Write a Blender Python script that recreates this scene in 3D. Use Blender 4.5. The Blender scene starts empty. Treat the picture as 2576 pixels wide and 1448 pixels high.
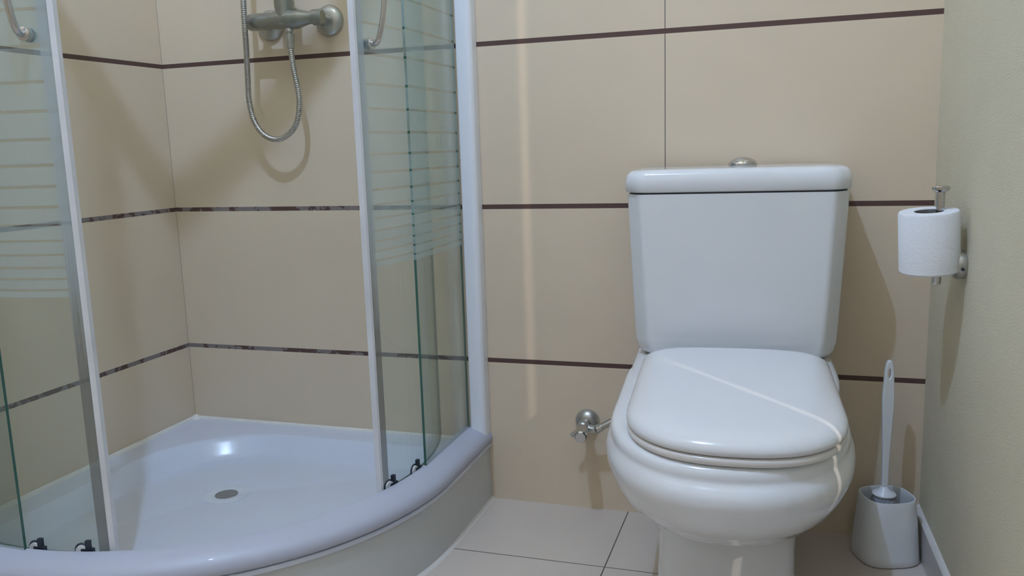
import bpy, bmesh, math
from mathutils import Vector, Matrix, Euler
S = bpy.context.scene
C = S.collection
PI = math.pi

# ------------------------------------------------------------------ camera
F_PX = 2130.55
cam_d = bpy.data.cameras.new('camera'); cam = bpy.data.objects.new('camera', cam_d); C.objects.link(cam)
cam_d.sensor_fit = 'HORIZONTAL'; cam_d.sensor_width = 36.0; cam_d.lens = 36.0 * F_PX / 2576.0
cam_d.clip_start = 0.02
r_ = Vector((0.95164143, 0.30562611, -0.03116523)); u_ = Vector((-0.02098455, 0.16587681, 0.98592319)); f_ = Vector((-0.30649346, 0.93759136, -0.16426867))
M = Matrix((r_, u_, -f_)).transposed().to_4x4(); M.translation = Vector((1.42543, -1.72796, 0.79143))
cam.matrix_world = M
S.camera = cam

# ------------------------------------------------------------------ world, light, exposure
w = bpy.data.worlds.new('world'); S.world = w; w.use_nodes = True
w.node_tree.nodes['Background'].inputs[0].default_value = (0.6, 0.75, 1.0, 1); w.node_tree.nodes['Background'].inputs[1].default_value = 0.0
S.view_settings.view_transform = 'Standard'; S.view_settings.look = 'None'
S.view_settings.exposure = 0.0; S.view_settings.gamma = 1.0; S.view_settings.use_curve_mapping = False
LAMP = Vector((0.826, -1.258, 2.724)); LAMP_POWER = 81.0; LAMP_COL = (0.41, 0.59, 1.0)
ld = bpy.data.lights.new('ceiling_lamp_light', 'POINT'); lo = bpy.data.objects.new('ceiling_lamp_light', ld); C.objects.link(lo)
lo.location = LAMP; ld.energy = LAMP_POWER; ld.color = LAMP_COL; ld.shadow_soft_size = 0.018
# the corridor lamp behind the bathroom door (shines through the gap at its edge)
hd = bpy.data.lights.new('corridor_lamp_light', 'POINT'); ho = bpy.data.objects.new('corridor_lamp_light', hd); C.objects.link(ho)
ho.location = (2.985, -1.966, 1.75); hd.energy = 75; hd.color = (1.0, 0.86, 0.74); hd.shadow_soft_size = 0.008

W = 1.6847; DEPTH = 2.5; HC = 2.85

# ------------------------------------------------------------------ helpers
def tag(o, label=None, cat=None, group=None, kind=None):
    if label: o['label'] = label
    if cat: o['category'] = cat
    if group: o['group'] = group
    if kind: o['kind'] = kind
    return o
def empty(name, loc, rz=0, label=None, cat=None, group=None):
    o = bpy.data.objects.new(name, None); C.objects.link(o); o.location = loc; o.rotation_euler = (0, 0, rz)
    o.empty_display_size = 0.05
    return tag(o, label, cat, group)
def build(name, vf, mat, parent=None, smooth=True, ang=40, mats=None, bevel=0, seg=3):
    v, f = vf[0], vf[1]
    me = bpy.data.meshes.new(name); me.from_pydata([tuple(a) for a in v], [], [tuple(a) for a in f]); me.validate()
    bm = bmesh.new(); bm.from_mesh(me)
    bmesh.ops.remove_doubles(bm, verts=bm.verts, dist=1e-6)
    if not mats: bmesh.ops.recalc_face_normals(bm, faces=bm.faces)
    bm.to_mesh(me); bm.free()
    for m in (mats or [mat]): me.materials.append(m)
    if len(vf) > 2:
        for p, i in zip(me.polygons, vf[2]): p.material_index = i
    if smooth:
        me.polygons.foreach_set('use_smooth', [True] * len(me.polygons)); me.set_sharp_from_angle(angle=math.radians(ang))
    o = bpy.data.objects.new(name, me); C.objects.link(o)
    if parent: o.parent = parent
    if bevel:
        b = o.modifiers.new('bevel', 'BEVEL'); b.width = bevel; b.segments = seg; b.limit_method = 'ANGLE'; b.angle_limit = math.radians(40)
        b.harden_normals = False
    return o
def box(x0, x1, y0, y1, z0, z1):
    v = [(x, y, z) for z in (z0, z1) for x, y in ((x0, y0), (x1, y0), (x1, y1), (x0, y1))]
    return v, [(0, 3, 2, 1), (4, 5, 6, 7), (0, 1, 5, 4), (1, 2, 6, 5), (2, 3, 7, 6), (3, 0, 4, 7)]
def join(*parts):
    V, Fc = [], []
    for p in parts:
        n = len(V); V += list(p[0]); Fc += [tuple(i + n for i in f) for f in p[1]]
    return V, Fc
def loft(rings, cap0=True, cap1=True, closed=True):
    n = len(rings[0]); V = [p for r in rings for p in r]; Fc = []
    for k in range(len(rings) - 1):
        for i in range(n if closed else n - 1):
            j = (i + 1) % n
            Fc.append((k*n+i, k*n+j, (k+1)*n+j, (k+1)*n+i))
    if cap0: Fc.append(tuple(range(n))[::-1])
    if cap1: Fc.append(tuple((len(rings)-1)*n + i for i in range(n)))
    return V, Fc
def revolve(prof, n=40, org=(0, 0, 0), axis='z'):
    """prof: list of (radius, height) along the axis"""
    rings = []
    for r, h in prof:
        ring = []
        for i in range(n):
            a = 2*PI*i/n; c, s = max(r, 1e-5)*math.cos(a), max(r, 1e-5)*math.sin(a)
            if axis == 'z': p = (c, s, h)
            elif axis == 'y': p = (c, h, s)
            else: p = (h, c, s)
            ring.append((p[0]+org[0], p[1]+org[1], p[2]+org[2]))
        rings.append(ring)
    return loft(rings)
def catmull(pts, n=10):
    P = [Vector(p) for p in pts]; P = [2*P[0]-P[1]] + P + [2*P[-1]-P[-2]]; out = []
    for i in range(1, len(P)-2):
        a, b, c, d = P[i-1:i+3]
        for k in range(n):
            t = k/n
            out.append(0.5*((2*b)+(c-a)*t+(2*a-5*b+4*c-d)*t*t+(3*b-a-3*c+d)*t**3))
    out.append(P[-2]); return out
def resample(P, step):
    out = [P[0]]; acc = 0.0
    for a, b in zip(P, P[1:]):
        L = (b-a).length; pos = step-acc
        while pos <= L and L > 0:
            out.append(a+(b-a)*(pos/L)); pos += step
        acc = (acc+L) % step
    return out
def tube(P, rad, n=12, caps=True):
    """rad: number or function of index"""
    P = [Vector(p) for p in P]; rings = []; prev = None
    for i, p in enumerate(P):
        t = (P[min(i+1, len(P)-1)]-P[max(i-1, 0)]).normalized()
        if prev is None:
            a = Vector((0, 0, 1)) if abs(t.z) < 0.9 else Vector((1, 0, 0)); nrm = (a-t*a.dot(t)).normalized()
        else: nrm = (prev-t*prev.dot(t)).normalized()
        prev = nrm; bn = t.cross(nrm); r = rad(i) if callable(rad) else rad
        rings.append([p+(nrm*math.cos(2*PI*k/n)+bn*math.sin(2*PI*k/n))*r for k in range(n)])
    return loft(rings, caps, caps)
def sweep(path, prof):
    """path: list of (point, outward, up); prof: closed list of (out, up)"""
    rings = [[Vector(p)+Vector(o)*a+Vector(u)*b for a, b in prof] for p, o, u in path]
    return loft(rings)
def sellipse(hx, hy, n=4, cnt=48, cx=0, cy=0, z=0, rot=0):
    out = []
    for i in range(cnt):
        t = 2*PI*i/cnt; c, s = math.cos(t), math.sin(t)
        x = hx*math.copysign(abs(c)**(2/n), c); y = hy*math.copysign(abs(s)**(2/n), s)
        out.append((cx+x*math.cos(rot)-y*math.sin(rot), cy+x*math.sin(rot)+y*math.cos(rot), z))
    return out

# ------------------------------------------------------------------ materials
def nt(name):
    m = bpy.data.materials.new(name); m.use_nodes = True; t = m.node_tree
    for n in list(t.nodes): t.nodes.remove(n)
    out = t.nodes.new('ShaderNodeOutputMaterial'); return m, t, out
def N(t, kind, **kw):
    n = t.nodes.new(kind)
    for k, v in kw.items():
        if k.startswith('i_'):
            key = k[2:]; n.inputs[int(key) if key.isdigit() else key.replace('_', ' ')].default_value = v
        else: setattr(n, k, v)
    return n
def bsdf(name, col, rough=0.5, metal=0.0, coat=0.0, noise=0.0, nscale=8.0, bump=0.0, bscale=200.0, spec=0.5, transl=0):
    m, t, out = nt(name)
    b = N(t, 'ShaderNodeBsdfPrincipled'); t.links.new(b.outputs[0], out.inputs[0])
    b.inputs['Base Color'].default_value = (*col, 1); b.inputs['Roughness'].default_value = rough; b.inputs['Metallic'].default_value = metal
    b.inputs['Coat Weight'].default_value = coat; b.inputs['Coat Roughness'].default_value = 0.05; b.inputs['Specular IOR Level'].default_value = spec
    tc = N(t, 'ShaderNodeTexCoord')
    if noise:
        nz = N(t, 'ShaderNodeTexNoise', i_Scale=nscale, i_Detail=4.0); t.links.new(tc.outputs['Object'], nz.inputs['Vector'])
        mr = N(t, 'ShaderNodeMapRange', i_3=1-noise, i_4=1+noise); t.links.new(nz.outputs['Fac'], mr.inputs[0])
        mx = N(t, 'ShaderNodeMix', data_type='RGBA', blend_type='MULTIPLY'); mx.inputs[0].default_value = 1; mx.inputs[6].default_value = (*col, 1)
        t.links.new(mr.outputs[0], mx.inputs[7]); t.links.new(mx.outputs[2], b.inputs['Base Color'])
    if bump:
        nz = N(t, 'ShaderNodeTexNoise', i_Scale=bscale, i_Detail=3.0); t.links.new(tc.outputs['Object'], nz.inputs['Vector'])
        bp = N(t, 'ShaderNodeBump', i_Strength=1.0, i_Distance=bump); t.links.new(nz.outputs['Fac'], bp.inputs['Height']); t.links.new(bp.outputs[0], b.inputs['Normal'])
    return m
def mth(t, op, a, b=None, c=None):
    n = N(t, 'ShaderNodeMath', operation=op)
    for i, v in enumerate((a, b, c)):
        if v is None: continue
        if isinstance(v, (int, float)): n.inputs[i].default_value = v
        else: t.links.new(v, n.inputs[i])
    return n.outputs[0]
def mixc(t, f, a, b):
    n = N(t, 'ShaderNodeMix', data_type='RGBA')
    for i, v in ((0, f), (6, a), (7, b)):
        if isinstance(v, tuple): n.inputs[i].default_value = (*v, 1)
        elif isinstance(v, (int, float)): n.inputs[i].default_value = v
        else: t.links.new(v, n.inputs[i])
    return n.outputs[2]
TILE = (0.75, 0.61, 0.445)
def wall_tile(name, hor, joint, pitch=0.6, faded=0.0):
    """hor: 0 = x, 1 = y coordinate running along the wall"""
    m, t, out = nt(name)
    b = N(t, 'ShaderNodeBsdfPrincipled'); t.links.new(b.outputs[0], out.inputs[0])
    g = N(t, 'ShaderNodeNewGeometry'); sp = N(t, 'ShaderNodeSeparateXYZ'); t.links.new(g.outputs['Position'], sp.inputs[0])
    h, z = sp.outputs[hor], sp.outputs[2]
    # horizontal dark strips every .34
    zz = mth(t, 'FLOORED_MODULO', mth(t, 'ADD', z, 0.17-0.3253), 0.34)
    strip = mth(t, 'LESS_THAN', mth(t, 'ABSOLUTE', mth(t, 'SUBTRACT', zz, 0.17)), 0.0050)
    hh = mth(t, 'FLOORED_MODULO', mth(t, 'ADD', h, pitch/2-joint), pitch)
    vj = mth(t, 'LESS_THAN', mth(t, 'ABSOLUTE', mth(t, 'SUBTRACT', hh, pitch/2)), 0.0009)
    nz = N(t, 'ShaderNodeTexNoise', i_Scale=3.0, i_Detail=6.0); t.links.new(g.outputs['Position'], nz.inputs['Vector'])
    nf = N(t, 'ShaderNodeTexNoise', i_Scale=260.0, i_Detail=2.0); t.links.new(g.outputs['Position'], nf.inputs['Vector'])
    col = mixc(t, nz.outputs['Fac'], tuple(c*0.93 for c in TILE), tuple(min(1, c*1.05) for c in TILE))
    sc = mixc(t, 0.5, (0.095, 0.05, 0.042), (0.12, 0.07, 0.058))
    # soap and lime smears on the strips inside the shower
    sm = N(t, 'ShaderNodeTexNoise', i_Scale=26.0, i_Detail=4.0, i_Roughness=0.7); t.links.new(g.outputs['Position'], sm.inputs['Vector'])
    smf = mth(t, 'MULTIPLY', mth(t, 'MULTIPLY', mth(t, 'GREATER_THAN', sm.outputs['Fac'], 0.50), faded), 0.45)
    if hor == 0: smf = mth(t, 'MULTIPLY', smf, mth(t, 'LESS_THAN', h, 0.72))
    smf = mth(t, 'MULTIPLY', smf, mth(t, 'LESS_THAN', z, 0.8))
    sc = mixc(t, smf, sc, (0.42, 0.38, 0.36))
    col = mixc(t, vj, col, (0.16, 0.13, 0.11)); col = mixc(t, strip, col, sc)
    t.links.new(col, b.inputs['Base Color'])
    b.inputs['Roughness'].default_value = 0.48; b.inputs['Specular IOR Level'].default_value = 0.35
    bp = N(t, 'ShaderNodeBump', i_Strength=0.6, i_Distance=0.001); hgt = mth(t, 'SUBTRACT', mth(t, 'MULTIPLY', nf.outputs['Fac'], 0.12), mth(t, 'ADD', strip, vj))
    t.links.new(hgt, bp.inputs['Height']); t.links.new(bp.outputs[0], b.inputs['Normal'])
    return m
def floor_tile():
    m, t, out = nt('beige floor tile')
    b = N(t, 'ShaderNodeBsdfPrincipled'); t.links.new(b.outputs[0], out.inputs[0])
    g = N(t, 'ShaderNodeNewGeometry'); sp = N(t, 'ShaderNodeSeparateXYZ'); t.links.new(g.outputs['Position'], sp.inputs[0])
    def jt(c, off):
        hh = mth(t, 'FLOORED_MODULO', mth(t, 'ADD', c, 0.17-off), 0.34)
        return mth(t, 'LESS_THAN', mth(t, 'ABSOLUTE', mth(t, 'SUBTRACT', hh, 0.17)), 0.0013)
    j = mth(t, 'MAXIMUM', jt(sp.outputs[0], 1.111), jt(sp.outputs[1], -0.255))
    nz = N(t, 'ShaderNodeTexNoise', i_Scale=5.0, i_Detail=6.0); t.links.new(g.outputs['Position'], nz.inputs['Vector'])
    col = mixc(t, nz.outputs['Fac'], (0.60, 0.51, 0.43), (0.68, 0.585, 0.495))
    t.links.new(mixc(t, j, col, (0.13, 0.10, 0.08)), b.inputs['Base Color'])
    b.inputs['Roughness'].default_value = 0.3
    return m
def glass(name, tint, frost=0.0, fcol=(0.72, 0.84, 0.84), refl=1.0):
    m, t, out = nt(name)
    tr = N(t, 'ShaderNodeBsdfTransparent'); tr.inputs[0].default_value = (*tint, 1)
    gl = N(t, 'ShaderNodeBsdfGlossy', i_Roughness=0.03)
    lw = N(t, 'ShaderNodeLayerWeight', i_Blend=0.5)
    fr = mth(t, 'MULTIPLY_ADD', mth(t, 'POWER', lw.outputs['Facing'], 4.0), 0.55, 0.02)
    mx = N(t, 'ShaderNodeMixShader'); t.links.new(fr, mx.inputs[0]); t.links.new(tr.outputs[0], mx.inputs[1]); t.links.new(gl.outputs[0], mx.inputs[2])
    last = mx
    if frost:
        d = N(t, 'ShaderNodeBsdfDiffuse'); d.inputs[0].default_value = (*fcol, 1)
        l = N(t, 'ShaderNodeBsdfTranslucent'); l.inputs[0].default_value = (*fcol, 1)
        dl = N(t, 'ShaderNodeMixShader'); dl.inputs[0].default_value = 0.5; t.links.new(d.outputs[0], dl.inputs[1]); t.links.new(l.outputs[0], dl.inputs[2])
        last = N(t, 'ShaderNodeMixShader'); last.inputs[0].default_value = frost; t.links.new(mx.outputs[0], last.inputs[1]); t.links.new(dl.outputs[0], last.inputs[2])
    t.links.new(last.outputs[0], out.inputs[0])
    return m
MT_back = wall_tile('beige wall tile of the back wall', 0, 1.192, 1.25, 1.0)
MT_left = wall_tile('beige wall tile of the left wall', 1, -0.6, 0.6, 1.0)
MT_front = wall_tile('beige wall tile of the entrance wall', 0, 1.0, 0.6)
MT_floor = floor_tile()
M_plaster = bsdf('cream textured plaster', (0.72, 0.65, 0.48), 0.8, bump=0.0013, bscale=400, noise=0.04, nscale=12)
M_ceil = bsdf('cream ceiling paint', (0.78, 0.68, 0.46), 0.9, noise=0.02)
M_base = bsdf('pale skirting tile', (0.60, 0.56, 0.52), 0.35, noise=0.05)
M_silicone = bsdf('white silicone', (0.78, 0.74, 0.68), 0.45, noise=0.08, nscale=40)
M_ceramic = bsdf('white glazed ceramic', (0.80, 0.80, 0.80), 0.12, coat=0.6, noise=0.01)
M_seat = bsdf('white seat plastic', (0.80, 0.79, 0.785), 0.16, coat=0.3, noise=0.01)
M_ring = bsdf('slightly yellowed seat plastic', (0.78, 0.735, 0.69), 0.22, coat=0.2, noise=0.01)
M_acrylic = bsdf('white tray acrylic', (0.66, 0.69, 0.78), 0.15, coat=0.4, noise=0.015)
M_skirt = bsdf('off white tray skirt', (0.60, 0.60, 0.58), 0.35, noise=0.03)
M_post = bsdf('white coated post', (0.90, 0.90, 0.93), 0.35, coat=0.2, noise=0.01)
M_alu = bsdf('pale grey coated rail', (0.50, 0.51, 0.59), 0.45, coat=0.05, noise=0.01)
M_chrome = bsdf('chrome', (0.58, 0.58, 0.58), 0.12, metal=1.0, noise=0.05, nscale=30)
M_body = bsdf('dull greenish chrome', (0.36, 0.37, 0.335), 0.30, metal=0.85, noise=0.15, nscale=60)
M_oldchrome = bsdf('limescaled chrome', (0.50, 0.50, 0.47), 0.32, metal=0.85, noise=0.18, nscale=60)
M_steel = bsdf('brushed hose steel', (0.50, 0.49, 0.47), 0.28, metal=1.0, noise=0.1, nscale=80)
M_dark = bsdf('dark metal and gap shade', (0.04, 0.05, 0.065), 0.4, metal=0.3, noise=0.1)  # real dark metal, and painted shade for the gaps of rail, lever and cistern lid
M_plastic = bsdf('white plastic', (0.86, 0.86, 0.86), 0.35, noise=0.02)
M_bristle = bsdf('grey bristles', (0.40, 0.40, 0.42), 0.9, noise=0.5, nscale=300, bump=0.003, bscale=400)
M_paper = bsdf('toilet paper', (0.84, 0.84, 0.85), 0.95, bump=0.0008, bscale=260, noise=0.02, nscale=150)
M_card = bsdf('grey cardboard core', (0.20, 0.19, 0.18), 0.9, noise=0.1)
M_hole = bsdf('drain hole grey', (0.22, 0.21, 0.20), 0.6, noise=0.2, nscale=90)
M_stain = bsdf('limescaled drain ring', (0.66, 0.68, 0.71), 0.4, noise=0.12, nscale=60)
M_sealstrip = bsdf('clouded door seal', (0.78, 0.78, 0.79), 0.4, noise=0.15, nscale=14)
M_cloud = glass('clouded seal fin', (0.92, 0.94, 0.94), 0.42, (0.62, 0.66, 0.70))
# soap scum on the fins, thicker near the tray and in vertical runs
t = M_cloud.node_tree; g_ = N(t, 'ShaderNodeNewGeometry'); sp_ = N(t, 'ShaderNodeSeparateXYZ'); t.links.new(g_.outputs['Position'], sp_.inputs[0])
mp = N(t, 'ShaderNodeMapping'); mp.inputs['Scale'].default_value = (260, 260, 4); t.links.new(g_.outputs['Position'], mp.inputs[0])
nz_ = N(t, 'ShaderNodeTexNoise', i_Scale=1.0, i_Detail=3.0); t.links.new(mp.outputs[0], nz_.inputs['Vector'])
zf = N(t, 'ShaderNodeMapRange', i_1=0.75, i_2=0.30, i_3=-0.35, i_4=0.62); t.links.new(sp_.outputs[2], zf.inputs[0])
fac = N(t, 'ShaderNodeMapRange', i_1=0.30, i_2=0.75, i_3=0.0, i_4=1.0); t.links.new(mth(t, 'ADD', zf.outputs[0], nz_.outputs['Fac']), fac.inputs[0])
dc = mixc(t, fac.outputs[0], (0.82, 0.87, 0.92), (0.42, 0.38, 0.36))
for n in t.nodes:
    if n.type in ('BSDF_DIFFUSE', 'BSDF_TRANSLUCENT'): t.links.new(dc, n.inputs[0])
G_clear = glass('clear green tinted glass', (0.86, 0.91, 0.88), 0.10)
G_inner = glass('inner glass face', (0.985, 0.99, 0.985))
G_gap = glass('clear line between frosted bands', (0.80, 0.85, 0.81), 0.26, (0.62, 0.68, 0.64))
G_frost = glass('glass with frosted bands', (0.90, 0.95, 0.93), 0.47, (0.66, 0.81, 0.82))
G_edge = bsdf('green glass edge', (0.05, 0.13, 0.10), 0.25, noise=0.1)
G_edgef = bsdf('frosted glass edge', (0.26, 0.34, 0.31), 0.4, noise=0.1)
M_wood = bsdf('white door paint', (0.70, 0.69, 0.66), 0.5, noise=0.03)

# ------------------------------------------------------------------ room shell
TH = 0.05
WA = 0.030                         # the right wall stands slightly off square
def wx(y): return W - WA*y
def struct(name, vf, mat, parent=None, bevel=0):
    o = build(name, vf, mat, parent, smooth=False, bevel=bevel)
    if not parent: o['kind'] = 'structure'
    return o
struct('floor', box(-TH, W+0.2, -DEPTH-TH, TH, -TH, 0), MT_floor)
struct('ceiling', box(-TH, W+0.2, -DEPTH-TH, TH, HC, HC+TH), M_ceil)
struct('wall_back', box(-TH, W+0.2, 0, TH, 0, HC), MT_back)
struct('wall_left', box(-TH, 0, -DEPTH, 0, 0, HC), MT_left)
struct('wall_front', box(-TH, W+0.2, -DEPTH-TH, -DEPTH, 0, HC), MT_front)
DY0, DY1, DH = -0.757, -1.55, 2.05   # doorway in the right wall
RT = 0.03
def rbox(y0, y1, z0, z1, t=RT, off=0.0):
    v = []
    for z in (z0, z1):
        v += [(wx(y0)+off, y0, z), (wx(y0)+off+t, y0, z), (wx(y1)+off+t, y1, z), (wx(y1)+off, y1, z)]
    return v, [(0, 1, 2, 3), (4, 7, 6, 5), (0, 4, 5, 1), (1, 5, 6, 2), (2, 6, 7, 3), (3, 7, 4, 0)]
struct('wall_right', join(rbox(0, DY0, 0, HC), rbox(DY1, -DEPTH, 0, HC), rbox(DY0, DY1, DH, HC)), M_plaster)
d1 = struct('door_1', rbox(DY0-0.0385, DY1+0.002, 0.004, DH-0.002, 0.028, 0.001), M_wood)
build('door_handle', join(revolve([(0, 0), (0.026, 0), (0.026, -0.008), (0.009, -0.012), (0.009, -0.05), (0, -0.05)], 24, (wx(-1.4)+0.001, -1.42, 1.02), 'x'),
      tube([(wx(-1.4)-0.045, -1.42, 1.02), (wx(-1.4)-0.045, -1.30, 1.02)], 0.008)), M_chrome, d1)
bb = struct('baseboard_right', rbox(-0.0, DY0, 0, 0.070, 0.007, -0.008), M_base)
build('silicone_bead', loft([[(wx(y)-0.0085, y, 0.069), (wx(y)+0.0, y, 0.069), (wx(y)+0.0, y, 0.078), (wx(y)-0.005, y, 0.075)] for y in (0, DY0)]), M_silicone, bb)

# ceiling globe lamp (out of frame, the light of the room)
cl = empty('ceiling_light', (LAMP.x, LAMP.y, HC), 0, 'white globe lamp hanging under the ceiling', 'lamp')
build('base', revolve([(0, 0), (0.075, 0), (0.075, -0.02), (0.06, -0.03), (0, -0.03)], 40), M_plastic, cl)
m, t, out = nt('glowing lamp glass'); e = N(t, 'ShaderNodeEmission'); e.inputs[0].default_value = (*LAMP_COL, 1); e.inputs[1].default_value = 4.0
tt = N(t, 'ShaderNodeBsdfTransparent'); ad = N(t, 'ShaderNodeAddShader'); t.links.new(tt.outputs[0], ad.inputs[0]); t.links.new(e.outputs[0], ad.inputs[1]); t.links.new(ad.outputs[0], out.inputs[0])
zc = LAMP.z-HC
build('globe', revolve([(0.001, zc-0.095)]+[(0.095*math.sin(a), zc-0.095*math.cos(a)) for a in [PI*k/16 for k in range(1, 16)]]+[(0.001, zc+0.0949)], 40), m, cl)

# ------------------------------------------------------------------ shower tray and enclosure
RC = 0.25
def qpath(R, n=44, a0=0.0, a1=-90.0, ends=True):
    """line from the back wall, arc about (.25,-.25), line to the left wall: list of (point, outward)"""
    P = []
    if ends:
        P.append(((RC+R, -0.0, 0), (1, 0, 0))); P.append(((RC+R, -RC*0.5, 0), (1, 0, 0)))
    for k in range(n+1):
        a = math.radians(a0+(a1-a0)*k/n)
        P.append(((RC+R*math.cos(a), -RC+R*math.sin(a), 0), (math.cos(a), math.sin(a), 0)))
    if ends:
        P.append(((RC*0.5, -RC-R, 0), (0, -1, 0))); P.append(((0.0, -RC-R, 0), (0, -1, 0)))
    return P
UP = (0, 0, 1)
def qsweep(R, prof, n=44, a0=0., a1=-90., ends=True):
    return sweep([(p, o, UP) for p, o in qpath(R, n, a0, a1, ends)], prof)
tray = empty('shower_tray', (0.4, -0.4, 0), 0, 'white quarter-round shower tray with a round grey drain', 'shower tray')
def P_(o): o.location = -Vector(tray.location); return o
# basin: radial lofts from an outer boundary to the drain
DR = (0.3146, -0.3098)
def tray_ring(off, z, cnt=200):
    """closed boundary inset by off from walls and curved edge"""
    R = 0.545-off; pts = []
    lo = 0.003+off
    P = [(RC+R, -lo)] + [(RC+R*math.cos(a), -RC+R*math.sin(a)) for a in [-PI/2*k/30 for k in range(31)]] + [(lo, -RC-R)]
    rc = 0.02 if off < 0.05 else 0.25-(off-0.058)                      # inner corner rounding at the wall corner
    P += [(lo, -lo-rc)] + [(lo+rc-rc*math.cos(a), -lo-rc+rc*math.sin(a)) for a in [PI/2*k/24 for k in range(1, 25)]]
    P = [Vector((x, y, z)) for x, y in P]; P.append(P[0])
    Ls = [(b-a).length for a, b in zip(P, P[1:])]; T = sum(Ls); out = []; i = 0; acc = 0.0
    for k in range(cnt):
        s = T*k/cnt
        while acc+Ls[i] < s: acc += Ls[i]; i += 1
        out.append(P[i]+(P[i+1]-P[i])*((s-acc)/max(Ls[i], 1e-9)))
    return out
def ramp(u):
    return u*u*8/3 if u < 0.25 else (1-(1-u)**2*8/3 if u > 0.75 else 1/6+(u-0.25)*4/3)
rings = [tray_ring(0.0, 0.060), tray_ring(0.0, 0.135), tray_ring(0.058, 0.1342)] + [tray_ring(0.058+0.050*k/16, 0.1342-0.0402*ramp(k/16)) for k in range(1, 17)]
inner = rings[-1]
for f, zz in ((0.75, 0.0926), (0.5, 0.0906), (0.25, 0.0888), (0.10, 0.0875)):
    rings.append([Vector((DR[0]+(p.x-DR[0])*f, DR[1]+(p.y-DR[1])*f, zz)) for p in inner])
P_(build('basin', loft(rings, True, True), M_acrylic, tray, ang=60))
dr = P_(build('drain', revolve([(0, 0.0860), (0.047, 0.0860), (0.047, 0.0887), (0.043, 0.0897), (0.0255, 0.0893), (0.024, 0.0881), (0.0, 0.0881)], 48, (DR[0], DR[1], 0)), M_stain, tray))
g_ = [revolve([(0, 0.0881), (0.0235, 0.0881), (0.0235, 0.0889), (0, 0.0889)], 36, (DR[0], DR[1], 0))]
build('drain_plug', join(*g_), M_hole, dr)
# outer lip and skirt
P_(build('rim', qsweep(0.548, [(-0.012, 0.124), (0.0, 0.124), (0.002, 0.126), (0.002, 0.131), (0.0, 0.133), (-0.012, 0.133)]), M_acrylic, tray))
P_(build('skirt', qsweep(0.548, [(-0.012, 0.0), (0, 0.0), (-0.003, 0.1245), (-0.012, 0.1245)]), M_skirt, tray))
P_(build('floor_sealant', qsweep(0.5475, [(-0.002, 0.0), (0.0065, 0.0), (0.004, 0.0025), (0.0, 0.006), (-0.002, 0.008)]), M_silicone, tray))
P_(build('wall_sealant', join(loft([[(x, -0.0005, 0.133), (x, -0.006, 0.1345), (x, -0.0045, 0.139), (x, -0.0005, 0.1415)] for x in (0.0, 0.2, 0.5, 0.78)]),
     loft([[(0.0005, y, 0.133), (0.007, y, 0.1345), (0.005, y, 0.1395), (0.0005, y, 0.1425)] for y in (0, -0.3, -0.78)]),
     revolve([(0.0, 0.133), (0.014, 0.134), (0.011, 0.140), (0.0, 0.147)], 16, (0.006, -0.006, 0))), M_silicone, tray))

enc = empty('shower_enclosure', (0.4, -0.4, 0.135), 0, 'white framed curved shower enclosure with green tinted sliding glass doors', 'shower enclosure')
def Q_(o):
    o.location = -Vector(enc.location); return o
ZB, ZT = 0.1375, 1.835
# quarter-round rail: outer bottom at x=.805, inner top at x=.757
prof = [(0.0, 0.0)]+[(-0.048*(1-math.cos(a)) , 0.046*math.sin(a)) for a in [PI/2*k/10 for k in range(1, 11)]]+[(-0.056, 0.046), (-0.062, 0.040), (-0.062, 0.0)]
prof = [(0.002, 0.0), (0.004, 0.006), (0.0025, 0.018), (-0.003, 0.026), (-0.011, 0.0335), (-0.022, 0.0392), (-0.034, 0.0432), (-0.0435, 0.0452), (-0.0450, 0.0450), (-0.0455, 0.0440), (-0.046, 0.034), (-0.062, 0.034), (-0.064, 0.030), (-0.064, 0.0)]
Q_(build('rail_gap_shade', qsweep(0.541, [(-0.03, 0.1335), (0, 0.1335), (0, ZB+0.001), (-0.03, ZB+0.001)]), M_dark, enc))  # recessed dark strip that paints the shadow line between rail and tray rim
Q_(build('bottom_rail', qsweep(0.5495, [(a, b*0.87+ZB) for a, b in prof]), M_alu, enc, ang=50))
Q_(build('top_rail', qsweep(0.547, [(a*0.56, ZT+0.030-b*0.66) for a, b in prof]), M_alu, enc, ang=50))
def post(pts_fn): return
pz0, pz1 = ZB+0.020, ZT+0.03
def rr(x0, x1, y0, y1, r, z, n=6):
    pts = []
    for cx, cy, a in ((x1-r, y1-0.0005, 90), ):
        pass
    # rounded only on the front-outer corners
    out = [(x0, y1, z), (x1, y1, z)]
    for k in range(n+1):
        a = math.radians(0-90*k/n); out.append((x1-r+r*math.cos(a), y0+r+r*math.sin(a), z))
    for k in range(4):
        a = math.radians(-90-90*k/3); out.append((x0+0.004+0.004*math.cos(a), y0+0.004+0.004*math.sin(a), z))
    return out
pr = [rr(0.764, 0.799, -0.034, -0.001, 0.012, z) for z in (pz0, pz1)]
Q_(build('wall_post', loft(pr), M_post, enc, ang=50))
pr2 = [[(-y, -x, z) for x, y, z in ring] for ring in pr]
Q_(build('wall_post', loft(pr2), M_post, enc, ang=50))
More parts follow.
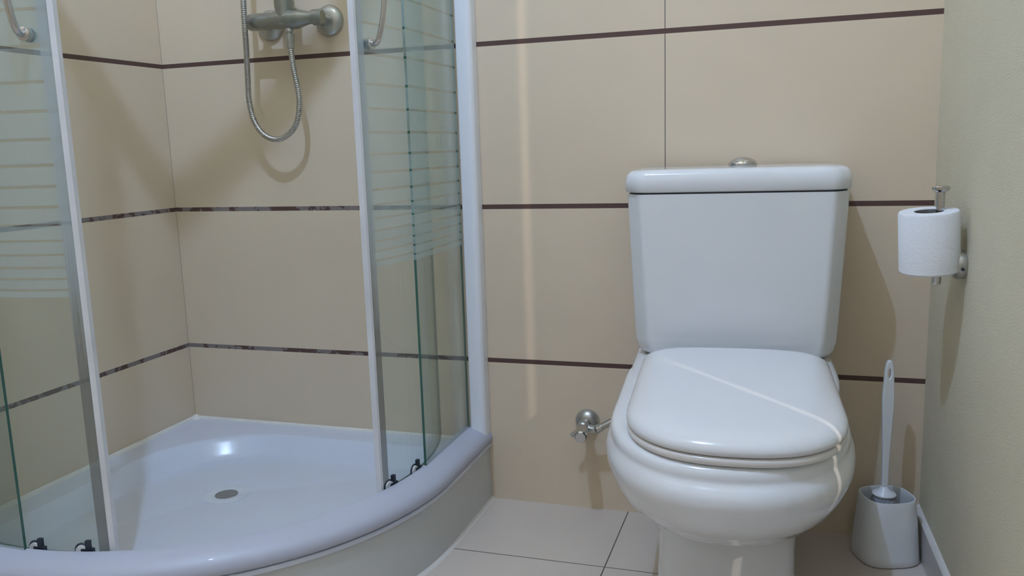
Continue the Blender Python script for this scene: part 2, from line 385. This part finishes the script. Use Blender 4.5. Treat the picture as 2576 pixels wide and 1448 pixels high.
# glass with the band pattern: gaps get closer towards the bottom
GAPS = [1.010, 0.958, 0.907, 0.865, 0.824, 0.786, 0.7545, 0.724, 0.697, 0.673, 0.6515, 0.632, 0.6145, 0.5975]
g0 = 1.01
up = []
for k in range(14): g0 += 0.052; up.append(g0)
GAPS = sorted(up[:3]+GAPS)      # the frosted field ends a little above the handles' foot
FB = 0.586
levels = [(0.168, 0), (FB, 1)]
for g in GAPS: levels += [(g-(0.0024 if g > 0.7 else 0.0017), 0), (g+(0.0024 if g > 0.7 else 0.0017), 1)]
gap_rows = set(k for k in range(2, len(levels)) if levels[k][1] == 0)
levels += [(1.205, 0), (ZT, 0)]
def glass_panel(path, th):
    """path: list of (x,y,ox,oy); outer face carries the frosted bands"""
    V, Fc, Mi = [], [], []; n = len(path); nl = len(levels)
    for z, _ in levels:
        for x, y, ox, oy in path: V.append((x+ox*th/2, y+oy*th/2, z))
        for x, y, ox, oy in path: V.append((x-ox*th/2, y-oy*th/2, z))
    w = 2*n
    for l in range(nl-1):
        fr = levels[l][1]; a = l*w; b = (l+1)*w
        for i in range(n-1):
            Fc.append((a+i, a+i+1, b+i+1, b+i)); Mi.append(1 if fr else (4 if l in gap_rows else 5))
            Fc.append((a+n+i, b+n+i, b+n+i+1, a+n+i+1)); Mi.append(0)
        Fc.append((a, b, b+n, a+n)); Mi.append(3 if fr else 2)
        Fc.append((a+n-1, a+2*n-1, b+2*n-1, b+n-1)); Mi.append(3 if fr else 2)
    for i in range(n-1):
        Fc.append((i, n+i, n+i+1, i+1)); Mi.append(2)
        t0 = (nl-1)*w; Fc.append((t0+i, t0+i+1, t0+n+i+1, t0+n+i)); Mi.append(2)
    return V, Fc, Mi
GM = [G_inner, G_frost, G_edge, G_edgef, G_gap, G_clear]
fp = [(0.7575, -0.030-0.24*k/4, 1, 0) for k in range(5)]
Q_(build('fixed_glass', glass_panel(fp, 0.005), None, enc, mats=GM, ang=30))
fp = [(-y, -x, 0, -1) for x, y, a, b in fp]
Q_(build('fixed_glass', glass_panel(fp, 0.005), None, enc, mats=GM, ang=30))
RD = 0.490
def door(a_lead, a_trail, right, a_ref, lip):
    n = 26
    path = []
    for k in range(n+1):
        a = math.radians(a_lead+(a_trail-a_lead)*k/n); path.append((RC+RD*math.cos(a), -RC+RD*math.sin(a), math.cos(a), math.sin(a)))
    g = Q_(build('sliding_door', glass_panel(path, 0.005), None, enc, mats=GM, ang=30))
    sg = 1 if right else -1
    def pt(ang, R, z): a = math.radians(ang); return Vector((RC+R*math.cos(a), -RC+R*math.sin(a), z))
    # seal along the leading edge: pale body and a dirty lip
    def bar(a0, a1, r0, r1, z0, z1, nn=3):
        rings = []
        for k in range(nn+1):
            an = a0+(a1-a0)*k/nn; rings.append([pt(an, r0, z0), pt(an, r1, z0), pt(an, r1, z1), pt(an, r0, z1)])
        return loft(rings)
    build('seal_strip', bar(a_lead-sg*0.02, a_lead+sg*lip, RD-0.006, RD+0.007, 0.168, ZT), M_sealstrip, g, ang=30)
    build('seal_fin', bar(a_lead+sg*(lip+0.01), a_lead+sg*(lip+2.1), RD-0.0042, RD+0.0046, 0.168, ZT), M_cloud, g, ang=30)
    # bow handle with knobs
    ah = a_ref+sg*5.6; zb = 0.974
    hp = catmull([pt(ah, RD+0.006, zb), pt(ah, RD+0.026, zb+0.004), pt(ah, RD+0.040, zb+0.045), pt(ah, RD+0.047, zb+0.10), pt(ah, RD+0.040, zb+0.155), pt(ah, RD+0.026, zb+0.196), pt(ah, RD+0.006, zb+0.20)], 8)
    def disc(ang, r0, r1, z, rad):
        a = math.radians(ang); o = Vector((math.cos(a), math.sin(a), 0)); c0 = pt(ang, r0, z); c1 = pt(ang, r1, z)
        return tube([c0, c0+(c1-c0)*0.01, c0+(c1-c0)*0.85, c1], lambda i: [rad, rad, rad, rad*0.75][i], 20)
    build('handle', join(tube(hp, 0.0050, 12), disc(ah, RD+0.0028, RD+0.014, zb, 0.010), disc(ah, RD+0.0028, RD+0.014, zb+0.20, 0.010),
          disc(ah, RD-0.0028, RD-0.016, zb, 0.011), disc(ah, RD-0.0028, RD-0.016, zb+0.20, 0.011)), M_chrome, g)
    for da in (5.4, 15.2):
        ar = a_ref+sg*da
        br = join(bar(ar-0.45, ar+0.45, RD+0.003, RD+0.009, 0.172, 0.1915, 1), bar(ar-1.3, ar+1.0, RD+0.003, RD+0.010, 0.168, 0.178, 2))
        ro = build('roller', br, M_dark, g, smooth=False)
        c0 = pt(ar-1.4, RD+0.004, 0.1735); a = math.radians(ar-1.4); o = Vector((math.cos(a), math.sin(a), 0)); tg = Vector((-math.sin(a), math.cos(a), 0))
        tor = [c0+(tg*math.cos(q)+Vector((0, 0, 1))*math.sin(q))*0.0115 for q in [2*PI*k/28 for k in range(29)]]
        build('wheel', join(tube([c0, c0+o*0.004], 0.0095, 24)), M_plastic, ro)
        build('tyre', tube(tor, 0.0016, 8), M_dark, ro)
door(-17.2, 22.0, True, -18.6, 0.6)
door(-70.8, -111.0, False, -70.4, 1.0)

# ------------------------------------------------------------------ shower mixer and hose
mz = 1.078; my = -0.060
mix = empty('shower_mixer', (0.3825, 0, mz), 0, 'wall mounted chrome shower mixer with limescale above the hose loop', 'shower mixer')
for sx in (-1, 1):
    fl = build('flange', revolve([(0, 0), (0.0335, 0), (0.034, -0.003), (0.031, -0.009), (0.023, -0.014), (0.0135, -0.0165), (0.0, -0.0165)], 40, (sx*0.075, 0, 0), 'y'), M_oldchrome, mix)
    build('nut', join(revolve([(0, -0.012), (0.0105, -0.012), (0.0105, my+0.012), (0, my+0.012)], 24, (sx*0.075, 0, 0), 'y')), M_oldchrome, fl)
prof = [(0.0, -0.098), (0.010, -0.097), (0.016, -0.092), (0.0185, -0.085), (0.0185, -0.06), (0.0175, -0.03), (0.021, -0.012), (0.021, 0.03), (0.0165, 0.045), (0.0135, 0.058), (0.0130, 0.068), (0.0165, 0.070), (0.0165, 0.088), (0.013, 0.092), (0.0, 0.093)]
build('body', revolve(prof, 32, (0, my, 0), 'x'), M_body, mix)
build('cartridge_dome', revolve([(0, -0.015), (0.019, -0.012), (0.021, 0.0), (0.0195, 0.014), (0.0215, 0.028), (0.022, 0.0395), (0.018, 0.0412), (0, 0.0412)], 32, (0.0, my, 0)), M_body, mix)
lv = build('lever', join(revolve([(0, 0.045), (0.0225, 0.045), (0.0235, 0.075), (0.019, 0.09), (0, 0.093)], 32, (0, my, 0)), tube([(0, my-0.015, 0.078), (0, my-0.06, 0.092), (0, my-0.11, 0.110)], lambda i: [0.010, 0.008, 0.007][i])), M_chrome, mix)
build('lever_gap_shade', revolve([(0, 0.041), (0.0205, 0.041), (0.0205, 0.0455), (0, 0.0455)], 24, (0, my, 0)), M_dark, mix)  # dark ring standing in for the shaded gap below the lever
build('hose_outlet', revolve([(0, -0.012), (0.0095, -0.012), (0.0095, -0.026), (0.0, -0.026)], 24, (0.008, my, 0)), M_chrome, mix)
hose = empty('shower_hose', (0.39, my, mz-0.026), 0, 'looped chrome shower hose hanging below the mixer', 'hose')
pts = [(0.3905, my, 1.051), (0.391, my, 1.02), (0.3945, my, 0.975), (0.400, -0.057, 0.93), (0.400, -0.056, 0.895), (0.389, -0.055, 0.858), (0.365, -0.055, 0.833), (0.334, -0.055, 0.824), (0.303, -0.055, 0.836), (0.281, -0.056, 0.868), (0.2735, -0.058, 0.915), (0.279, -0.064, 0.96), (0.290, -0.077, 1.02), (0.300, -0.090, 1.08), (0.305, -0.091, 1.2), (0.31, -0.088, 1.4), (0.33, -0.085, 1.6), (0.36, -0.08, 1.70), (0.382, -0.065, 1.76)]
hp = resample([Vector(p) for p in catmull(pts, 16)], 0.0011)
ho_ = build('spiral_tube', tube(hp, lambda i: 0.0065 if (i//2) % 2 else 0.0058, 12), M_steel, hose, ang=80); ho_.location = -Vector(hose.location)
nn = build('end_nut', revolve([(0, 1.047), (0.0105, 1.047), (0.0095, 1.036), (0.0078, 1.018), (0, 1.018)], 20, (0.3907, my, 0)), M_oldchrome, hose); nn.location = -Vector(hose.location)
# hand shower on its wall bracket above the picture
sh = empty('hand_shower', (0.3825, 0, 1.80), 0, 'chrome hand shower on a wall bracket above the mixer', 'hand shower')
build('wall_bracket', join(revolve([(0, 0), (0.022, 0), (0.022, -0.008), (0.010, -0.012), (0.010, -0.05), (0, -0.05)], 24, (0, 0, 0), 'y')), M_chrome, sh)
build('handle', tube([(0, -0.06, -0.05), (0, -0.068, 0.02), (0, -0.085, 0.10)], lambda i: [0.009, 0.011, 0.013][i]), M_chrome, sh)
build('spray_head', tube([(0, -0.078, 0.115), (0, -0.098, 0.108), (0, -0.125, 0.092), (0, -0.130, 0.089)], lambda i: [0.014, 0.028, 0.038, 0.036][i], 32), M_chrome, sh)

# ------------------------------------------------------------------ toilet
wc = empty('toilet', (1.328, 0, 0), math.radians(3.5), 'white close-coupled toilet with closed lid against the tiled back wall', 'toilet')
def dsec(hw, yf, y0, yb, z, n=2.3, rb=0.03, nf=40, ns=6, nb=5, slope=0.0, cx=0.0):
    """D outline: superellipse front (towards -y), straight sides, rounded back corners"""
    P = []
    for k in range(nf+1):
        t = PI*k/nf; c, s = math.cos(t), math.sin(t)
        P.append((hw*math.copysign(abs(c)**(2/n), c), y0+(yf-y0)*abs(s)**(2/n)))
    for k in range(1, ns+1): P.append((-hw, y0+(yb-rb-y0)*k/ns))
    for k in range(1, nb+1):
        a = PI/2*k/nb; P.append((-hw+rb-rb*math.cos(a), yb-rb+rb*math.sin(a)))
    for k in range(1, 4): P.append((-hw+rb+(2*hw-2*rb)*k/4, yb))
    for k in range(0, nb+1):
        a = PI/2*k/nb; P.append((hw-rb+rb*math.sin(a), yb-rb+rb*math.cos(a)))
    for k in range(1, ns): P.append((hw, yb-rb+(y0-yb+rb)*k/ns))
    return [(x+cx, y, z+slope*(y+0.45)) for x, y in P]
SL = 0.055
bs = [  # z, hw, yf, y0, yb, n, slope
    (0.0000, 0.116, -0.4400, -0.35, -0.09, 3.2, 0), (0.0100, 0.1165, -0.4410, -0.35, -0.09, 3.2, 0), (0.0500, 0.113, -0.4380, -0.35, -0.09, 3.2, 0), (0.1000, 0.110, -0.4360, -0.35, -0.09, 3.0, 0),
    (0.1400, 0.110, -0.4400, -0.35, -0.09, 2.8, 0), (0.1710, 0.113, -0.4490, -0.36, -0.10, 2.6, 0), (0.1880, 0.118, -0.4790, -0.37, -0.11, 2.4, 0), (0.2000, 0.124, -0.5140, -0.38, -0.12, 2.25, 0), (0.2130, 0.131, -0.5460, -0.39, -0.14, 2.15, 0),
    (0.2280, 0.140, -0.5760, -0.40, -0.16, 2.1, 0), (0.2460, 0.150, -0.6020, -0.41, -0.18, 2.1, 0), (0.2620, 0.162, -0.6280, -0.42, -0.20, 2.1, 0), (0.2850, 0.173, -0.6460, -0.43, -0.21, 2.1, 0),
    (0.3050, 0.180, -0.6570, -0.43, -0.21, 2.15, 0), (0.3220, 0.1835, -0.6620, -0.43, -0.21, 2.2, 0.02), (0.3350, 0.184, -0.6610, -0.43, -0.21, 2.2, 0.03), (0.3450, 0.1825, -0.6570, -0.43, -0.21, 2.2, 0.04), (0.3525, 0.179, -0.6510, -0.43, -0.21, 2.25, SL),
    (0.3565, 0.1765, -0.6470, -0.43, -0.21, 2.3, SL), (0.3590, 0.1758, -0.6455, -0.43, -0.21, 2.3, SL), (0.3625, 0.1762, -0.6455, -0.43, -0.21, 2.3, SL), (0.3685, 0.1762, -0.6450, -0.43, -0.21, 2.3, SL), (0.3735, 0.1742, -0.6420, -0.43, -0.21, 2.3, SL), (0.3770, 0.170, -0.6370, -0.43, -0.21, 2.3, SL), (0.3785, 0.160, -0.6260, -0.43, -0.215, 2.3, SL)]
bowl = build('bowl', loft([dsec(hw, yf, y0, yb, z, n, slope=sl, cx=-0.010) for z, hw, yf, y0, yb, n, sl in bs]), M_ceramic, wc, ang=80)
# rear deck under the cistern, shoulders beside the seat hinges
build('deck', loft([dsec(a, -0.52+b, -0.22, -0.02, z, 2.0, slope=0.04, cx=-0.003) for z, a, b in ((0.350, 0.165, 0.02), (0.356, 0.177, 0.0), (0.370, 0.1785, 0.0), (0.3775, 0.177, 0.004), (0.3815, 0.172, 0.010), (0.3833, 0.160, 0.03))]), M_ceramic, wc, ang=80)
seat = build('seat', loft([dsec(0.154+a, -0.641-a, -0.49, -0.235, z, 2.4, 0.03, slope=SL) for z, a in ((0.3785, -0.006), (0.3798, -0.001), (0.383, 0.001), (0.388, 0.001), (0.3900, -0.001), (0.391, -0.006))]), M_ring, wc, ang=80)
lid = build('lid', loft([dsec(0.154+a, -0.640-a*1.1, -0.49, -0.232, z, 2.4, 0.03, slope=SL) for z, a in
     ((0.3915, -0.004), (0.393, 0.0), (0.397, 0.002), (0.4015, 0.0015), (0.406, -0.001), (0.410, -0.0055), (0.4133, -0.012), (0.4158, -0.021), (0.4172, -0.031), (0.4180, -0.045), (0.4185, -0.07), (0.4187, -0.11))]), M_seat, wc, ang=80)
for sx in (-1, 1):
    build('hinge', revolve([(0, -0.018), (0.010, -0.018), (0.010, 0.018), (0, 0.018)], 20, (sx*0.085, -0.222, 0.4095), 'x'), M_seat, wc)
# cistern with chamfered front corners
def csec(hw, yf, yb, ch, z, r=0.010):
    # plan outline: back corners square, front corners cut at an angle and softened
    base = [(hw, yb), (hw, yf+ch*1.15), (hw-ch, yf), (-hw+ch, yf), (-hw, yf+ch*1.15), (-hw, yb)]
    out = []
    nb = len(base)
    for i, (x, y) in enumerate(base):
        p = Vector((x, y)); a = Vector(base[i-1]); b = Vector(base[(i+1) % nb]); da = (a-p).normalized(); db = (b-p).normalized(); rr_ = min(r, (a-p).length*0.45, (b-p).length*0.45)
        for k in range(6):
            t = k/5; q = (p+da*rr_)*(1-t)**2+p*2*t*(1-t)+(p+db*rr_)*t*t; out.append((q.x, q.y, z))
    return out
cb = [(0.3935, 0.150, -0.160), (0.395, 0.160, -0.168), (0.402, 0.170, -0.175), (0.413, 0.1765, -0.180), (0.43, 0.180, -0.182), (0.50, 0.1835, -0.184), (0.60, 0.188, -0.187), (0.699, 0.1925, -0.190)]
cis = build('cistern', loft([csec(hw, yf, -0.022, 0.026, z, 0.007) for z, hw, yf in cb]), M_ceramic, wc, ang=80)
clid = build('cistern_lid', loft([csec(0.195+a, -0.192-a, -0.018, 0.025, z, 0.014) for z, a in ((0.7015, -0.006), (0.7025, -0.001), (0.705, 0.001), (0.722, 0.0015), (0.733, -0.001), (0.7385, -0.005), (0.7415, -0.011), (0.7428, -0.020), (0.7433, -0.04))]), M_ceramic, wc, ang=80)
def oval(hx, hy, z): return sellipse(hx, hy, 2.0, 40, 0.013, -0.105, z)
build('flush_button', loft([oval(0.025, 0.022, 0.743), oval(0.026, 0.023, 0.747), oval(0.0245, 0.0215, 0.7505), oval(0.019, 0.017, 0.7555), oval(0.011, 0.010, 0.7590), oval(0.003, 0.003, 0.7602)]), M_chrome, clid)
build('lid_gap_shade', loft([csec(0.1895, -0.187, -0.022, 0.024, z, 0.014) for z in (0.698, 0.702)]), M_dark, cis)  # dark band added as the shadow gap between cistern and its lid

# ------------------------------------------------------------------ stop valve and supply hose
vx, vz = 1.024, 0.200
sv = empty('stop_valve', (vx, 0, vz), 0, 'small chrome stop valve on the tiles left of the toilet', 'valve')
build('flange', revolve([(0, 0), (0.0265, 0), (0.0265, -0.003), (0.024, -0.009), (0.018, -0.015), (0.010, -0.018), (0, -0.018)], 36, (0, 0, 0), 'y'), M_oldchrome, sv)
build('body', join(revolve([(0, -0.015), (0.0095, -0.015), (0.0095, -0.035), (0.0125, -0.037), (0.0125, -0.052), (0.009, -0.056), (0, -0.056)], 24, (0, 0, 0), 'y'),
      tube([(0.0, -0.042, 0), (0.018, -0.044, -0.004), (0.028, -0.045, -0.002)], 0.0085, 16)), M_oldchrome, sv)
build('knob', tube([(0.0, -0.052, 0.0), (0.001, -0.058, -0.001), (0.002, -0.066, -0.003), (0.004, -0.086, -0.007), (0.0043, -0.089, -0.0075)], lambda i: [0.009, 0.0135, 0.0145, 0.0135, 0.011][i], 10), M_chrome, sv, ang=30)
build('purge_screw', tube([(-0.006, -0.042, -0.006), (-0.026, -0.046, -0.020)], lambda i: [0.006, 0.0045][i], 12), M_oldchrome, sv)
hs = empty('supply_hose', (vx+0.03, -0.045, vz), 0, 'thin braided metal hose from stop valve behind the bowl', 'hose')
hpts = [(0, 0, -0.002), (0.022, 0.004, 0.010), (0.052, 0.010, 0.026), (0.080, 0.008, 0.045), (0.100, 0.000, 0.085), (0.108, -0.012, 0.120), (0.110, -0.020, 0.147)]
hq = resample([Vector(p) for p in catmull(hpts, 12)], 0.0015)
build('braid', tube(hq, lambda i: 0.0078 if i % 2 else 0.0070, 12), M_steel, hs, ang=80)
build('crimp_sleeve', tube([hq[0], hq[8]], 0.0088, 16), M_chrome, hs)

# ------------------------------------------------------------------ paper holder and roll
hx, hy, hz = 1.6925, -0.265, 0.588
ph = empty('paper_holder', (hx, hy, hz), 0, 'chrome upright toilet paper holder fixed to the cream plaster wall', 'paper holder')
build('wall_plate', revolve([(0, 0), (0.0215, 0), (0.0225, -0.003), (0.0225, -0.013), (0.019, -0.0175), (0, -0.018)], 36, (0.0005, 0, 0), 'x'), M_oldchrome, ph)
build('arm', tube([(-0.010, 0, -0.006), (-0.040, 0, -0.0165)], 0.0050, 16), M_chrome, ph)
build('rod', revolve([(0, -0.031), (0.006, -0.031), (0.0064, -0.028), (0.0064, 0.115), (0, 0.115)], 24, (-0.039, 0, 0)), M_chrome, ph)
build('rod_cap', revolve([(0, 0.113), (0.008, 0.113), (0.0128, 0.117), (0.0130, 0.121), (0.011, 0.123), (0, 0.1235)], 28, (-0.039, 0, 0)), M_chrome, ph)
build('screw', revolve([(0, -0.006), (0.0025, -0.006), (0.0025, 0.001), (0, 0.001)], 12, (-0.007, -0.0225, -0.004), 'y'), M_dark, ph)
roll = empty('toilet_roll', (1.6425, -0.264, 0.5765), 0, 'white toilet paper roll standing on the chrome holder', 'toilet roll')
roll.rotation_euler = (math.radians(4.5), math.radians(-3.5), 0)
hr = 0.0965; RR = 0.0442
build('paper', revolve([(0.0185, 0), (RR-0.003, 0), (RR, 0.003), (RR, hr-0.003), (RR-0.002, hr), (0.0215, hr), (0.0215, 0.001)], 72), M_paper, roll)
build('cardboard_core', revolve([(0.0195, 0.0005), (0.0213, 0.0005), (0.0213, hr-0.001), (0.0195, hr-0.001), (0.0195, 0.001)], 48), M_card, roll)

# ------------------------------------------------------------------ toilet brush and its holder
bx, by = 1.617, -0.079
bh = empty('toilet_brush_holder', (bx, by, 0), 0, 'white tapered plastic brush holder on the floor in the corner', 'brush holder')
RO = math.radians(20)
def bsec(r, z, sc=1.0): return sellipse(r*sc, r*0.96*sc, 2.9, 56, 0, 0, z+0.00*0, RO)
outr = [(0.0525, 0.0), (0.056, 0.003), (0.0555, 0.015), (0.052, 0.06), (0.0475, 0.11), (0.0462, 0.121), (0.0455, 0.1235), (0.0437, 0.1235), (0.0432, 0.121), (0.0440, 0.11), (0.048, 0.06), (0.050, 0.008)]
rings = []
for r, z in outr:
    ring = bsec(r, z); 
    
    rings.append(ring)
build('cup', loft(rings), M_plastic, bh, ang=60)
br = empty('toilet_brush', (bx-0.005, by+0.002, 0.015), 0, 'white toilet brush with long slotted handle standing in its holder', 'toilet brush')
# slotted handle outline
cu = bpy.data.curves.new('handle_curve', 'CURVE'); cu.dimensions = '2D'; cu.fill_mode = 'BOTH'; cu.extrude = 0.0026; cu.bevel_depth = 0.0020; cu.bevel_resolution = 3
def spl(pts):
    s = cu.splines.new('POLY'); s.points.add(len(pts)-1); s.use_cyclic_u = True
    for i, (x, y) in enumerate(pts): s.points[i].co = (x, y, 0, 1)
hw_ = [(0.112, 0.0036), (0.16, 0.0040), (0.20, 0.0050), (0.24, 0.0066), (0.28, 0.0084), (0.305, 0.0084), (0.330, 0.0068), (0.345, 0.0062), (0.358, 0.0048), (0.365, 0.0028), (0.367, 0.0010)]
def fine(tab, n=5):
    P = catmull([(a, b, 0) for a, b in tab], n); return [(p.x, p.y) for p in P]
hf = fine(hw_)
spl([(b, a) for a, b in hf]+[(-b, a) for a, b in reversed(hf)])
spl([(0.0046*math.cos(a), 0.344+0.0115*math.sin(a)) for a in [2*PI*k/28 for k in range(28)]])
tmp = bpy.data.objects.new('tmp', cu); C.objects.link(tmp); bpy.context.view_layer.update()
hm = bpy.data.meshes.new_from_object(tmp.evaluated_get(bpy.context.evaluated_depsgraph_get())); bpy.data.objects.remove(tmp)
hm.name = 'handle'; hm.materials.clear(); hm.materials.append(M_plastic)
hm.polygons.foreach_set('use_smooth', [True]*len(hm.polygons)); hm.set_sharp_from_angle(angle=math.radians(60))
ho2 = bpy.data.objects.new('handle', hm); C.objects.link(ho2); ho2.parent = br; ho2.rotation_euler = (PI/2, 0, math.radians(15)); ho2.location = (0, 0, -0.001)
build('splash_disc', revolve([(0, 0.106), (0.020, 0.106), (0.0215, 0.109), (0.020, 0.112), (0.010, 0.117), (0.006, 0.124), (0, 0.125)], 36), M_plastic, br)
build('bristles', revolve([(0, 0.004), (0.018, 0.006), (0.026, 0.02), (0.027, 0.07), (0.022, 0.10), (0.018, 0.106), (0, 0.106)], 40), M_bristle, br)
